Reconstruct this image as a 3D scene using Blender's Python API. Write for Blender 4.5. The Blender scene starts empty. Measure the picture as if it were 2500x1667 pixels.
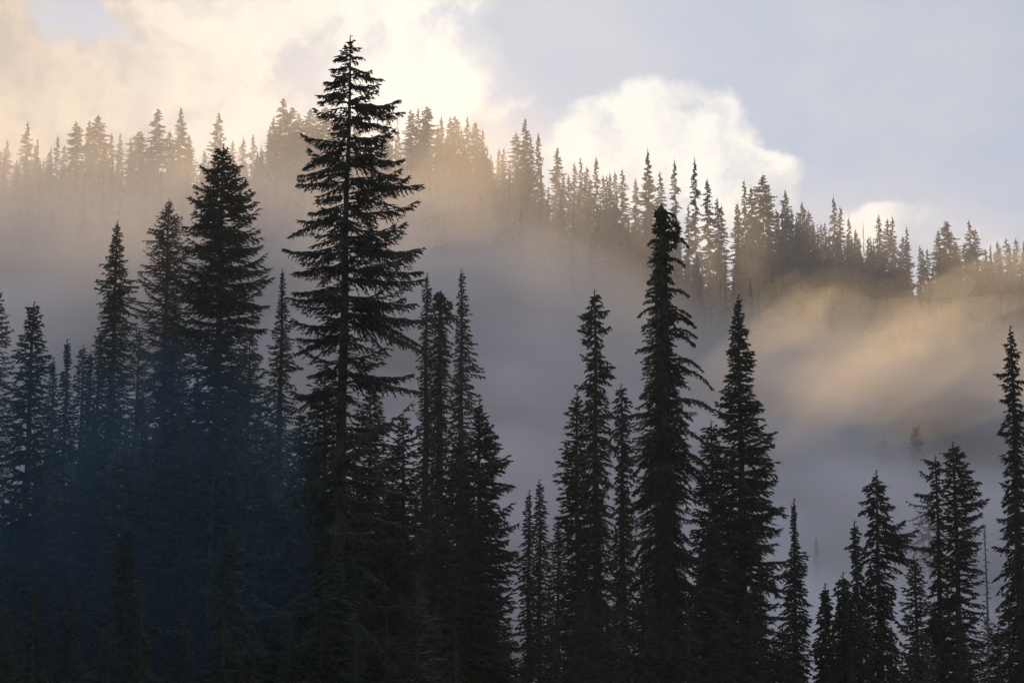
import bpy, math, random
import numpy as np
from mathutils import Vector, noise

S = bpy.context.scene
COL = S.collection
PI = math.pi

# ------------------------------------------------------------------ camera
F_PX = 4665.0            # focal length in photo pixels (2500 wide)
PITCH = math.radians(8.0)
cam_d = bpy.data.cameras.new('camera')
cam_d.sensor_width = 36.0
cam_d.lens = 36.0 * F_PX / 2500.0
cam_d.clip_start = 0.5
cam_d.clip_end = 20000
cam = bpy.data.objects.new('camera', cam_d)
cam.rotation_euler = (PI / 2 + PITCH, 0, 0)
COL.objects.link(cam)
S.camera = cam


def direction(px, py):
    """unit direction from the camera's place towards a point of the photograph"""
    dx, dy = (px - 1250) / F_PX, (833.5 - py) / F_PX
    v = Vector((dx, math.cos(PITCH) - dy * math.sin(PITCH), math.sin(PITCH) + dy * math.cos(PITCH)))
    return v.normalized()


def at(px, py, dist):
    v = direction(px, py)
    return v * (dist / v.y)


# ------------------------------------------------------------------ sun, sky
SUN_EL, SUN_AZ = math.radians(19.7), math.radians(-3.0)      # azimuth from +Y towards +X
sun_dir = Vector((math.sin(SUN_AZ) * math.cos(SUN_EL), math.cos(SUN_AZ) * math.cos(SUN_EL), math.sin(SUN_EL)))
sl = bpy.data.lights.new('sun', 'SUN')
sl.energy = 2.0
sl.color = (1.0, 0.72, 0.42)
sl.angle = math.radians(4.0)      # the sun stands behind thin cloud
so = bpy.data.objects.new('sun', sl)
so.rotation_euler = (-sun_dir).to_track_quat('-Z', 'Y').to_euler()
so.location = sun_dir * 400
COL.objects.link(so)

W = bpy.data.worlds.new('World')
S.world = W
W.use_nodes = True
nt = W.node_tree
nt.nodes.clear()


class G:
    """small helper to write node graphs as expressions"""
    def __init__(self, tree):
        self.t = tree

    def n(self, kind, **kw):
        o = self.t.nodes.new(kind)
        for k, v in kw.items():
            setattr(o, k, v)
        return o

    def put(self, sock, v):
        if isinstance(v, bpy.types.NodeSocket):
            self.t.links.new(v, sock)
        else:
            sock.default_value = v

    def math(self, op, a, b=0.0, c=0.0, clamp=False):
        o = self.n('ShaderNodeMath', operation=op, use_clamp=clamp)
        self.put(o.inputs[0], a)
        self.put(o.inputs[1], b)
        self.put(o.inputs[2], c)
        return o.outputs[0]

    def vec(self, op, a, b=(0, 0, 0), scale=None):
        o = self.n('ShaderNodeVectorMath', operation=op)
        self.put(o.inputs[0], a)
        self.put(o.inputs[1], b)
        if scale is not None:
            self.put(o.inputs['Scale'], scale)
        return o.outputs['Value'] if op in ('LENGTH', 'DOT_PRODUCT') else o.outputs['Vector']

    def noise(self, v, scale, detail=4.0, rough=0.5, color=False):
        o = self.n('ShaderNodeTexNoise')
        self.put(o.inputs['Vector'], v)
        o.inputs['Scale'].default_value = scale
        o.inputs['Detail'].default_value = detail
        o.inputs['Roughness'].default_value = rough
        return o.outputs['Color'] if color else o.outputs['Fac']

    def smooth(self, v, a, b, lo=0.0, hi=1.0):
        o = self.n('ShaderNodeMapRange', interpolation_type='SMOOTHSTEP')
        self.put(o.inputs['Value'], v)
        for k, x in (('From Min', a), ('From Max', b), ('To Min', lo), ('To Max', hi)):
            self.put(o.inputs[k], x)
        return o.outputs['Result']

    def mix(self, f, a, b, blend='MIX'):
        o = self.n('ShaderNodeMix', data_type='RGBA', blend_type=blend)
        self.put(o.inputs['Factor'], f)
        self.put(o.inputs[6], a)
        self.put(o.inputs[7], b)
        return o.outputs[2]


g = G(nt)
sky = g.n('ShaderNodeTexSky', sky_type='NISHITA', sun_disc=False)
sky.sun_elevation = SUN_EL
sky.sun_rotation = SUN_AZ
sky.air_density = 1.0
sky.dust_density = 1.0
tc = g.n('ShaderNodeTexCoord').outputs['Generated']
dirn = g.vec('NORMALIZE', tc)
warp = g.vec('SUBTRACT', g.noise(dirn, 14, 5, 0.55, color=True), (0.5, 0.5, 0.5))
wdir = g.vec('ADD', dirn, g.vec('SCALE', warp, scale=0.075))
warp2 = g.vec('SUBTRACT', g.noise(dirn, 60, 5, 0.6, color=True), (0.5, 0.5, 0.5))
wdir = g.vec('ADD', wdir, g.vec('SCALE', warp2, scale=0.014))
# cumulus banks seen over the ridge: centre and half size in photo pixels, density
CLOUDS = [(760, 150, 430, 330), (240, 340, 420, 215), (-70, 120, 150, 360), (470, 10, 230, 130), (-500, 300, 500, 330),
          (1590, 440, 300, 215), (1400, 520, 220, 170), (1790, 500, 170, 190),
          (1215, 272, 85, 32), (2150, 600, 120, 62), (2330, 640, 90, 50), (980, 330, 180, 200)]
field = None
for (cx, cy, rx, ry) in CLOUDS:
    c = direction(cx, cy)
    q = g.vec('SUBTRACT', wdir, (c.x, c.y, c.z))
    q = g.vec('MULTIPLY', q, (F_PX / rx, 2.0, F_PX / ry))
    ln = g.math('SUBTRACT', 1.0, g.vec('LENGTH', q))
    ln = g.math('MULTIPLY', ln, min(1.0, min(rx, ry) / 170.0))
    field = ln if field is None else g.math('SMOOTH_MAX', field, ln, 0.15)
# cloud banks go on over the rest of the sky, away from the part in view
sc = g.vec('MULTIPLY', dirn, (1, 1, 2.2))
gen = g.math('SUBTRACT', g.noise(sc, 3.1, 6, 0.55), 0.56)
fc = direction(1250, 700)
away = g.smooth(g.vec('DOT_PRODUCT', dirn, (fc.x, fc.y, fc.z)), math.cos(math.radians(27)), math.cos(math.radians(19)), 0.0, 0.5)
gen = g.math('SUBTRACT', g.math('MULTIPLY', gen, 2.0), away)
field = g.math('MAXIMUM', field, gen)
cl_mask = g.smooth(field, -0.01, 0.2)
sd = (sun_dir.x, sun_dir.y, sun_dir.z)
tosun = g.vec('DOT_PRODUCT', dirn, sd)
near_sun = g.smooth(tosun, 0.80, 1.0)
wide = g.smooth(tosun, -0.75, 0.75)
# thin high veil of cloud, brighter towards the sun
veil_n = g.noise(g.vec('MULTIPLY', dirn, (1, 1, 1.6)), 7.0, 6, 0.6)
veil = g.mix(g.smooth(veil_n, 0.35, 0.68), (3.85, 4.4, 5.6, 1), (4.75, 4.9, 5.6, 1))
veil = g.mix(1.0, veil, g.mix(wide, (0.58, 0.61, 0.74, 1), (1, 1, 1, 1)), 'MULTIPLY')
base = g.mix(0.94, sky.outputs['Color'], veil)
cl_col = g.mix(near_sun, (7.0, 6.6, 6.4, 1), (9.3, 8.75, 7.95, 1))
cl_col = g.mix(g.smooth(g.noise(wdir, 24, 5, 0.55), 0.38, 0.68, 0.0, 0.6), cl_col, veil)
# the big bank to the left is thicker and duller
lx = g.n('ShaderNodeSeparateXYZ')
g.put(lx.inputs[0], wdir)
cl_col = g.mix(1.0, cl_col, g.mix(g.smooth(lx.outputs[0], -0.26, -0.06), (0.73, 0.65, 0.575, 1), (1, 1, 1, 1)), 'MULTIPLY')
full = g.mix(cl_mask, base, cl_col)
bg = g.n('ShaderNodeBackground')
g.put(bg.inputs['Color'], full)
bg.inputs['Strength'].default_value = 0.1
wo = g.n('ShaderNodeOutputWorld')
nt.links.new(bg.outputs[0], wo.inputs['Surface'])

S.view_settings.view_transform = 'Standard'
S.view_settings.look = 'None'
S.view_settings.exposure = 0.2
S.view_settings.gamma = 1.0
S.view_settings.use_curve_mapping = False
S.render.engine = 'CYCLES'
cy = S.cycles
cy.use_denoising = True
cy.max_bounces = 12
cy.diffuse_bounces = 2
cy.glossy_bounces = 1
cy.transmission_bounces = 2
cy.volume_bounces = 12
cy.transparent_max_bounces = 32
cy.use_adaptive_sampling = True
cy.adaptive_threshold = 0.02


# ------------------------------------------------------------------ materials
def new_mat(name):
    m = bpy.data.materials.new(name)
    m.use_nodes = True
    m.node_tree.nodes.clear()
    return m, G(m.node_tree)


def surf_mat(name, c0, c1, scale, rough=0.85, spec=0.15, vary=0.25, bump=0.0):
    m, g = new_mat(name)
    p = g.n('ShaderNodeBsdfPrincipled')
    co = g.n('ShaderNodeTexCoord').outputs['Object']
    f = g.smooth(g.noise(co, scale, 5, 0.6), 0.3, 0.7)
    c = g.mix(f, c0 + (1,), c1 + (1,))
    rnd = g.n('ShaderNodeObjectInfo').outputs['Random']
    h = g.n('ShaderNodeHueSaturation')
    g.put(h.inputs['Color'], c)
    g.put(h.inputs['Value'], g.smooth(rnd, 0, 1, 1 - vary, 1 + vary))
    g.put(h.inputs['Hue'], g.smooth(rnd, 0, 1, 0.485, 0.52))
    g.put(p.inputs['Base Color'], h.outputs[0])
    p.inputs['Roughness'].default_value = rough
    p.inputs['Specular IOR Level'].default_value = spec
    if bump:
        b = g.n('ShaderNodeBump')
        b.inputs['Strength'].default_value = bump
        g.put(b.inputs['Height'], g.noise(g.vec('MULTIPLY', co, (1, 1, 0.25)), scale * 5, 6, 0.6))
        g.put(p.inputs['Normal'], b.outputs[0])
    o = g.n('ShaderNodeOutputMaterial')
    m.node_tree.links.new(p.outputs[0], o.inputs['Surface'])
    return m


def vol_mat(name, color, density, aniso):
    m, g = new_mat(name)
    v = g.n('ShaderNodeVolumePrincipled')
    v.inputs['Color'].default_value = color + (1,)
    v.inputs['Color Attribute'].default_value = ''
    v.inputs['Density'].default_value = density
    v.inputs['Density Attribute'].default_value = ''
    v.inputs['Anisotropy'].default_value = aniso
    v.inputs['Temperature Attribute'].default_value = ''
    o = g.n('ShaderNodeOutputMaterial')
    m.node_tree.links.new(v.outputs[0], o.inputs['Volume'])
    return m


NEEDLES = surf_mat('needles', (0.022, 0.036, 0.026), (0.046, 0.062, 0.038), 0.7)
NEEDLES_OLD = surf_mat('needles_weathered', (0.045, 0.055, 0.035), (0.075, 0.08, 0.05), 0.9)
BARK = surf_mat('bark', (0.045, 0.04, 0.036), (0.09, 0.082, 0.078), 2.2, 0.9, 0.1, 0.15, bump=0.6)
DEADWOOD = surf_mat('deadwood', (0.14, 0.13, 0.125), (0.24, 0.23, 0.22), 3.0, 0.85, 0.1, 0.15, bump=0.4)
SOIL = surf_mat('forest_floor', (0.03, 0.036, 0.022), (0.06, 0.058, 0.04), 0.12, 0.95, 0.05, 0.0, bump=0.8)


# ------------------------------------------------------------------ helpers
def tag(o, label=None, cat=None, group=None, kind=None):
    for k, v in (('label', label), ('category', cat), ('group', group), ('kind', kind)):
        if v:
            o[k] = v
    return o


def mesh_np(name, verts, tris=None, quads=None, mat=None, smooth=False):
    me = bpy.data.meshes.new(name)
    nv = len(verts)
    nt_ = 0 if tris is None else len(tris)
    nq = 0 if quads is None else len(quads)
    me.vertices.add(nv)
    me.vertices.foreach_set('co', np.ascontiguousarray(verts, dtype=np.float32).ravel())
    me.loops.add(nt_ * 3 + nq * 4)
    idx, starts, tot = [], [], 0
    if nt_:
        idx.append(np.asarray(tris).ravel())
        starts.append(np.arange(nt_) * 3)
        tot = nt_ * 3
    if nq:
        idx.append(np.asarray(quads).ravel())
        starts.append(tot + np.arange(nq) * 4)
    me.loops.foreach_set('vertex_index', np.concatenate(idx).astype(np.int32))
    me.polygons.add(nt_ + nq)
    me.polygons.foreach_set('loop_start', np.concatenate(starts).astype(np.int32))
    if smooth:
        me.polygons.foreach_set('use_smooth', np.ones(nt_ + nq, dtype=bool))
    me.update(calc_edges=True)
    me.validate()
    if mat:
        me.materials.append(mat)
    return me


def link(name, me, parent=None):
    o = bpy.data.objects.new(name, me)
    COL.objects.link(o)
    if parent:
        o.parent = parent
    return o


def unit(v):
    return v / np.maximum(np.linalg.norm(v, axis=-1, keepdims=True), 1e-9)


def spindles(P0, P1, R, fine=True):
    """needle clad twigs: closed spindles (fine) or cones, all joined"""
    n = len(P0)
    d = P1 - P0
    ref = np.where(np.abs(unit(d)[:, 2:3]) > 0.9, np.array([[1.0, 0, 0]]), np.array([[0, 0, 1.0]]))
    a = unit(np.cross(d, ref))
    b = unit(np.cross(d, a))
    R = np.asarray(R).reshape(-1, 1)
    k = 0.38 if fine else 0.0
    m = P0 + d * k
    ring = [m + R * (a * math.cos(t) + b * math.sin(t)) for t in (0, 2.094, 4.189)]
    if fine:
        V = np.stack([P0] + ring + [P1], axis=1).reshape(-1, 3)
        T = np.array([[0, 2, 1], [0, 3, 2], [0, 1, 3], [1, 2, 4], [2, 3, 4], [3, 1, 4]])
        T = (T[None] + (np.arange(n) * 5)[:, None, None]).reshape(-1, 3)
    else:
        V = np.stack(ring + [P1], axis=1).reshape(-1, 3)
        T = np.array([[0, 1, 3], [1, 2, 3], [2, 0, 3]])
        T = (T[None] + (np.arange(n) * 4)[:, None, None]).reshape(-1, 3)
    return V, T


class Segs:
    def __init__(self):
        self.f, self.c = [], []

    def add(self, P0, P1, R, fine):
        (self.f if fine else self.c).append((P0, P1, np.broadcast_to(np.asarray(R, dtype=float), (len(P0),))))

    def mesh(self, name, mat):
        Vs, Ts, off = [], [], 0
        for lst, fine in ((self.f, True), (self.c, False)):
            if not lst:
                continue
            V, T = spindles(*[np.concatenate([x[i] for x in lst]) for i in range(3)], fine)
            Vs.append(V)
            Ts.append(T + off)
            off += len(V)
        return mesh_np(name, np.concatenate(Vs), np.concatenate(Ts), mat=mat)


def bough_segs(S_, rng, B, az, L, a, b, c, ts=0.3, tw=0.42, sub=3, r=0.034, hang=0.3, fine=False, bare=0.1):
    """needle covered boughs. B (n,3) where each leaves the trunk, az its azimuth, L its reach,
    height along it = L * (a t + b t^2 + c t^3)"""
    n = len(L)
    h = np.stack([np.cos(az), np.sin(az), np.zeros(n)], axis=1)
    pr = np.stack([-np.sin(az), np.cos(az), np.zeros(n)], axis=1)
    bend = rng.uniform(-0.16, 0.16, n)

    def P(i, t):
        z = L[i] * (a[i] * t + b[i] * t * t + c[i] * t ** 3)
        return B[i] + h[i] * (L[i] * t)[:, None] + pr[i] * (L[i] * bend[i] * t * t)[:, None] + np.stack([z * 0, z * 0, z], 1)

    # the limb itself
    K = 6
    ii = np.repeat(np.arange(n), K)
    t0 = np.tile(np.arange(K) / K, n)
    p0, p1 = P(ii, t0), P(ii, t0 + 1.25 / K)
    S_.add(p0, p1, (0.012 + 0.016 * L[ii]) * (1 - 0.75 * t0) + 0.02, True)
    # twigs
    m = np.maximum(2, np.ceil(L * (1 - bare) / ts).astype(int))
    ii = np.repeat(np.arange(n), m)
    st = np.concatenate([np.arange(k) + 0.5 for k in m]) / m[ii]
    for side in (-1, 1, 0):
        if side == 0:
            keep = rng.random(len(ii)) < hang
            i2, s2 = ii[keep], st[keep]
        else:
            i2, s2 = ii, st
        if not len(i2):
            continue
        t = np.clip(bare + (1 - bare) * s2 + rng.uniform(-0.03, 0.03, len(i2)), 0.02, 0.99)
        p = P(i2, t)
        fw = unit(P(i2, t + 0.02) - p)
        ph = rng.uniform(0.55, 1.05, len(i2))[:, None]
        dz = rng.uniform(-1.1, 0.05, len(i2)) if side else rng.uniform(-2.6, -1.2, len(i2))
        d = fw * np.cos(ph) + pr[i2] * (side * np.sin(ph)) + np.stack([dz * 0, dz * 0, dz * 0.55], 1)
        d = unit(d)
        tl = (tw * L[i2] * (1 - t) ** 0.8 + np.minimum(0.16, 0.45 * L[i2])) * rng.uniform(0.6, 1.25, len(i2))
        tl = np.minimum(tl, 0.95) * (1.0 if side else 0.8)
        q = p + d * tl[:, None]
        S_.add(p, q, r * (0.9 + 0.3 * tl) * np.minimum(1, 0.55 + L[i2]), fine)
        if sub:
            for s in range(sub):
                f = (s + 0.7) / (sub + 0.3)
                for sg in (-1, 1):
                    kp = rng.random(len(i2)) < 0.9
                    pp = p[kp] + d[kp] * (tl[kp] * f)[:, None]
                    e = unit(np.cross(d[kp], np.array([0, 0, 1.0])))
                    dd = unit(d[kp] * 0.75 + e * sg * 0.8 + rng.uniform(-0.45, 0.15, (kp.sum(), 1)) * np.array([[0, 0, 1.0]]))
                    sl_ = np.minimum(0.38, tl[kp] * 0.45) * rng.uniform(0.6, 1.2, kp.sum()) + 0.04
                    S_.add(pp, pp + dd * sl_[:, None], r * 0.85, fine)


def trunk_mesh(name, pts, radii, mat, sides=9, rng=None):
    n = len(pts)
    ang = np.arange(sides) / sides * 2 * PI
    V = []
    for i, (p, r) in enumerate(zip(pts, radii)):
        w = 1 + (0.08 * np.sin(ang * 3 + i) if r > 0.08 else 0)
        V.append(np.stack([p[0] + np.cos(ang) * r * w, p[1] + np.sin(ang) * r * w, np.full(sides, p[2])], 1))
    V.append(np.array([[pts[-1][0], pts[-1][1], pts[-1][2] + radii[-1] * 2]]))
    V = np.concatenate(V)
    Q = []
    for i in range(n - 1):
        for k in range(sides):
            k2 = (k + 1) % sides
            Q.append((i * sides + k, i * sides + k2, (i + 1) * sides + k2, (i + 1) * sides + k))
    T = [((n - 1) * sides + k, (n - 1) * sides + (k + 1) % sides, n * sides) for k in range(sides)]
    return mesh_np(name, V, T, Q, mat, smooth=True)


# how each kind of conifer grows: slope a, droop b, upturn c (with their spread), spacing of boughs, twig scale
STYLES = {
    'tall':    dict(a=(0.22, -0.12), b=-0.62, c=0.48, ds=0.105, tw=0.34, hang=0.7, jit=(0.35, 1.02), sub=2),
    'fir':     dict(a=(0.45, -0.18), b=-0.40, c=0.30, ds=0.085, tw=0.38, hang=0.3, jit=(0.66, 1.08), sub=2),
    'spire':   dict(a=(0.25, -0.35), b=-0.45, c=0.25, ds=0.065, tw=0.42, hang=0.2, jit=(0.5, 1.12), sub=1),
    'hemlock': dict(a=(0.30, -0.05), b=-0.30, c=-0.22, ds=0.10, tw=0.36, hang=0.6, jit=(0.5, 1.08), sub=2),
    'broken':  dict(a=(0.25, -0.10), b=-0.25, c=-0.35, ds=0.10, tw=0.36, hang=0.7, jit=(0.45, 1.05), sub=2),
    'snag':    dict(a=(0.10, -0.20), b=-0.30, c=0.10, ds=0.20, tw=0.25, hang=0.0, jit=(0.3, 1.2), sub=0),
}


def conifer_meshes(name, H, prof, style, seed, hidden=0.0, lean=0.0, r0=None, detail=1.0, extra=None, leader=0.35,
                   crownname='crown', twigr=0.052, dens=1.0, top_r=0.02):
    """H height, prof rows (depth below the top, reach to -X, reach to +X), all in metres.
    hidden: below this height boughs are sparse. lean: x shift of the top. Returns (trunk mesh, crown mesh, bough meshes)"""
    rng = np.random.default_rng(seed)
    st = STYLES[style]
    prof = np.array(prof, dtype=float)
    ds = st['ds'] / dens * (1.0 if H > 12 else 0.8)
    hs = []
    z = 0.12 if style == 'broken' else 0.3
    while z < H * 0.96:
        vis = (H - z) > hidden
        hs.append(z)
        w = np.interp(z, prof[:, 0], prof[:, 1] + prof[:, 2]) * 0.5
        z += ds * (0.55 + 0.24 * min(w, 3.2)) * (1 if vis else 3.0) / detail * rng.uniform(0.6, 1.4)
    dep = np.array(hs)
    n = len(dep)
    az = (np.arange(n) * 2.39996 + rng.uniform(-0.6, 0.6, n)) % (2 * PI)
    # clumps: whole sides of the crown stick out or fall short together
    cl = np.array([noise.noise(Vector((math.cos(A) * 1.1 + seed * 3.1, math.sin(A) * 1.1, D * 0.75))) for A, D in zip(az, dep)])
    le = np.interp(dep, prof[:, 0], prof[:, 1])
    ri = np.interp(dep, prof[:, 0], prof[:, 2])
    cc = np.cos(az)
    ext = np.where(cc < 0, le, ri) * np.abs(cc) + 0.5 * (le + ri) * (1 - np.abs(cc))
    L = 1.17 * ext * np.clip(rng.uniform(*st['jit'], n) + cl * (0.65 if style in ('tall', 'broken') else 0.42), 0.25, 1.1)
    L = np.maximum(L, 0.08)
    f = np.clip(dep / H, 0, 1)
    sl0 = st['a'][0] * (1 - f) + st['a'][1] * f + rng.normal(0, 0.15, n)
    # very top boughs reach up
    sl0 = sl0 + np.clip(1 - dep / 1.6, 0, 1) * 0.5 * (style != 'broken')
    bb = st['b'] * rng.uniform(0.6, 1.4, n)
    c3 = st['c'] * rng.uniform(0.5, 1.5, n)
    # boughs leave the trunk above or below their tip, so that tips land at the height of the profile
    tipz = L * (sl0 + bb + c3)

    def tx(zz):
        return lean * (zz / H) ** 1.5
    B = np.stack([tx(H - dep), dep * 0, H - dep - 0.5 * np.maximum(tipz, -0.6)], 1)
    B[:, 2] = np.minimum(B[:, 2], H - 0.1)
    sg = Segs()
    bough_segs(sg, rng, B, az, L, sl0, bb, c3, ts=0.25 / detail, tw=st['tw'] * 1.2, sub=st['sub'], r=twigr, hang=st['hang'])
    # leader
    if style not in ('broken',):
        k = 5
        p0 = np.stack([np.full(k, lean), np.zeros(k), H - 0.1 - np.arange(k) * 0.12], 1)
        a_ = np.arange(k) * 2.4
        sg.add(p0, p0 + np.stack([np.cos(a_) * 0.12, np.sin(a_) * 0.12, np.full(k, 0.09)], 1), 0.025, True)
    if style == 'broken':
        for (ox, oz, rad, k) in ((-0.05, -0.28, 0.3, 90), (0.48, -0.85, 0.32, 80), (-0.15, -0.85, 0.28, 60), (0.3, -1.4, 0.38, 70)):
            d_ = unit(rng.normal(0, 1, (k, 3)))
            p0 = np.array([[lean + ox, 0, H + oz]]) + d_ * rad * 0.5
            sg.add(p0, p0 + d_ * rad * rng.uniform(0.5, 1.0, (k, 1)), 0.06, True)
    crown = sg.mesh(crownname, NEEDLES if style != 'snag' else DEADWOOD)
    r0 = r0 or 0.0115 * H + 0.03
    zs = np.linspace(-0.6, H, 16)
    pts = [(tx(max(q, 0)) + 0.03 * math.sin(q * 0.7 + seed), 0.03 * math.cos(q * 0.6 + seed), q) for q in zs]
    rr = [top_r + (r0 - top_r) * max(0, 1 - max(q, 0) / H) ** 0.8 for q in zs]
    tr = trunk_mesh('trunk', pts, rr, BARK if style != 'snag' else DEADWOOD)
    ex = []
    for (zt, side_az, Lb, a_, b_, c_, tw_, bare_) in (extra or []):
        s2 = Segs()
        bz = H - zt
        B2 = np.array([[tx(bz), 0, bz]])
        bough_segs(s2, rng, B2, np.array([side_az]), np.array([Lb]), np.array([a_]), np.array([b_]), np.array([c_]),
                   ts=0.15, tw=tw_, sub=3, r=0.036, hang=1.0, fine=True, bare=bare_)
        ex.append(s2.mesh('bough', NEEDLES))
    return tr, crown, ex


# ------------------------------------------------------------------ terrain
CREST_Y = 455.0
CR = [(-1400, 560), (-600, 500), (0, 482), (480, 482), (950, 474), (1170, 504), (1380, 565), (1540, 625), (1700, 728),
      (1910, 728), (2230, 782), (2500, 742), (3100, 860), (4200, 1000)]
crx = np.array([at(x, y, CREST_Y).x for x, y in CR])
crz = np.array([at(x, y, CREST_Y).z for x, y in CR])


def ground_z(x, y):
    c = float(np.interp(x * CREST_Y / max(y, 330.0) if y < CREST_Y else x, crx, crz))
    near = np.interp(y, [-400, 12, 50, 85, 130, 180, 235], [14, -1.8, -5.2, -9.0, -13.5, -18.0, -24.0])
    if y <= 235:
        z = float(near)
    elif y <= CREST_Y:
        t = (y - 235) / (CREST_Y - 235)
        z = -24 + (c + 24) * (0.75 * t + 0.25 * t * t * (3 - 2 * t))
    else:
        z = c - (y - CREST_Y) * 0.34
        z = max(z, -60 + 0.01 * (y - CREST_Y))
    k = min(1.0, max(0.0, (y - 10) / 60))
    return z + k * (0.9 * noise.noise(Vector((x * 0.03, y * 0.03, 1.7))) + 0.3 * noise.noise(Vector((x * 0.15, y * 0.15, 7.7))))


xs = np.concatenate([np.linspace(-6000, -650, 16), np.linspace(-600, 600, 171), np.linspace(650, 6000, 16)])
ys = np.concatenate([np.linspace(-3000, -60, 14), np.linspace(-40, 560, 141), np.linspace(600, 9000, 24)])
GV = np.array([(x, y, ground_z(x, y) if -60 <= y else 14) for y in ys for x in xs])
nx = len(xs)
GQ = [(j * nx + i, j * nx + i + 1, (j + 1) * nx + i + 1, (j + 1) * nx + i) for j in range(len(ys) - 1) for i in range(nx - 1)]
ground = link('ground', mesh_np('ground', GV, None, GQ, SOIL, smooth=True))
tag(ground, kind='structure')


# ------------------------------------------------------------------ near trees
def place_tree(name, x, top, dist, prof, style, label, seed, cat='tree', group=None, extra=None, lean_px=0, detail=1.0, **kw):
    """x: photo column of the trunk low down; prof rows (photo row, reach left, reach right) in photo pixels"""
    s = dist / F_PX / math.cos(PITCH)
    p = at(x, top, dist)
    gz = ground_z(p.x, dist)
    H = p.z - gz
    pm = [((y - top) * s, l * s, r * s) for (y, l, r) in prof]
    # rows go on to the ground, a little wider
    last = pm[-1]
    pm.append((H + 1, last[1] * 1.05, last[2] * 1.05))
    low = at(x, 1690, dist).z - gz
    arms = kw.pop('arms', None)
    curve = kw.pop('curve', 'up')
    shrink = kw.pop('shrink', 0.86 if arms else 1.0)
    if arms:
        extra = px_boughs(lambda q: x, top, dist, arms, tw=0.34, bare=0.1, seed=seed, curve=curve)
    pm = [(a, b * shrink, c * shrink) for a, b, c in pm]
    tr, cr, ex = conifer_meshes(name, H, pm, style, seed, hidden=low, lean=lean_px * s, extra=extra, detail=detail * 100.0 / (dist * 0.5 + 50), **kw)
    root = link(name, None)
    root.location = (p.x, dist, gz)
    tag(root, label, cat, group)
    link('trunk', tr, root)
    link('crown', cr, root)
    for m in ex:
        link('bough', m, root)
    return root


def px_boughs(axis, top, dist, rows, tw=0.30, bare=0.08, seed=5, curve='tall'):
    """explicit boughs from (tip column, tip row): returns the extra list of conifer_meshes"""
    rng = random.Random(seed)
    s = dist / F_PX / math.cos(PITCH)
    out = []
    for (tx_, ty) in rows:
        dx = (tx_ - axis(ty)) * s
        side = 1 if dx > 0 else -1
        yaw = rng.uniform(-0.45, 0.45)
        L = abs(dx) / math.cos(yaw) / 1.02
        if curve == 'up':
            a_ = rng.uniform(0.0, 0.3)
            b_ = rng.uniform(-0.55, -0.2)
            c_ = rng.uniform(0.25, 0.5)
        elif curve == 'tall':
            a_ = rng.uniform(-0.02, 0.32)
            b_ = rng.uniform(-0.85, -0.45)
            c_ = rng.uniform(0.32, 0.6)
        else:
            a_ = rng.uniform(0.15, 0.3)
            b_ = rng.uniform(-0.2, 0.0)
            c_ = rng.uniform(-0.5, -0.3)
        tip = L * (a_ + b_ + c_)
        out.append(((ty - top) * s + tip, (0 if side > 0 else PI) + yaw * side, L, a_, b_, c_, tw, bare))
    return out


# --- the tall foreground fir
hero_ax = lambda y: 857 - 17 * min(1, max(0, (y - 86) / 500))
hero_rows = [(833, 126), (813, 145), (807, 167), (815, 192), (795, 213), (775, 238), (771, 255), (765, 279), (734, 346), (748, 383),
             (720, 412), (728, 450), (726, 478), (767, 504), (747, 536), (726, 556), (700, 602), (691, 636), (699, 675), (709, 733),
             (704, 748), (712, 812), (728, 850), (723, 893), (756, 942), (722, 990),
             (879, 119), (886, 147), (907, 172), (934, 197), (934, 224), (970, 240), (963, 268), (983, 282), (950, 310), (973, 340),
             (945, 377), (987, 399), (989, 437), (1008, 460), (1025, 482), (1022, 509), (997, 571), (983, 590), (1023, 611), (1037, 638),
             (1031, 678), (1035, 700), (993, 745), (1012, 775), (1040, 812), (1031, 866), (1042, 890), (1017, 942), (1030, 985)]
hero_prof = [(86, 3, 3), (100, 12, 10), (126, 20, 18), (150, 36, 24), (190, 38, 40), (213, 50, 62), (240, 66, 88), (280, 72, 100),
             (346, 84, 95), (412, 96, 110), (480, 98, 135), (540, 90, 130), (600, 112, 130), (640, 120, 150), (740, 115, 145),
             (812, 112, 160), (890, 112, 165), (1000, 125, 165), (1150, 150, 175), (1300, 165, 180), (1660, 180, 185)]
place_tree('tall_fir', 840, 86, 85, hero_prof, 'tall', 'tallest fir in the photo, layered boughs rising alone far above the misty ridge', 11,
           extra=px_boughs(hero_ax, 86, 85, hero_rows), lean_px=17, detail=0.8, r0=0.36, twigr=0.044)

# --- broken topped hemlock with drooping bare boughs
brk_ax = lambda y: 1619
brk_rows = [(1652, 528), (1656, 556), (1684, 600), (1674, 650), (1680, 728), (1694, 800), (1683, 780), (1697, 806), (1699, 832),
            (1696, 848), (1710, 915), (1681, 912), (1732, 958), (1737, 1018), (1557, 778), (1549, 868), (1562, 978), (1495, 1050), (1583, 597),
            (1583, 645), (1581, 690), (1575, 726), (1569, 810), (1569, 906), (1571, 1020), (1553, 1091), (1720, 1090), (1540, 1140), (1725, 1150)]
brk_prof = [(511, 11, 8), (530, 17, 19), (548, 17, 20), (575, 17, 20), (600, 22, 30), (640, 23, 28), (700, 25, 28), (760, 31, 31), (830, 34, 37),
            (900, 46, 55), (960, 50, 62), (1020, 48, 70), (1090, 65, 90), (1200, 85, 100), (1400, 95, 100), (1620, 100, 100)]
place_tree('broken_top_hemlock', 1621, 511, 80, brk_prof, 'broken', 'tall ragged hemlock with snapped blunt top and arching drooping boughs on its right', 12,
           extra=px_boughs(brk_ax, 511, 80, brk_rows, tw=0.2, bare=0.12, seed=9, curve='arch'), lean_px=-5, detail=0.9, r0=0.34, top_r=0.14, dens=1.15, shrink=0.86)

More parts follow.
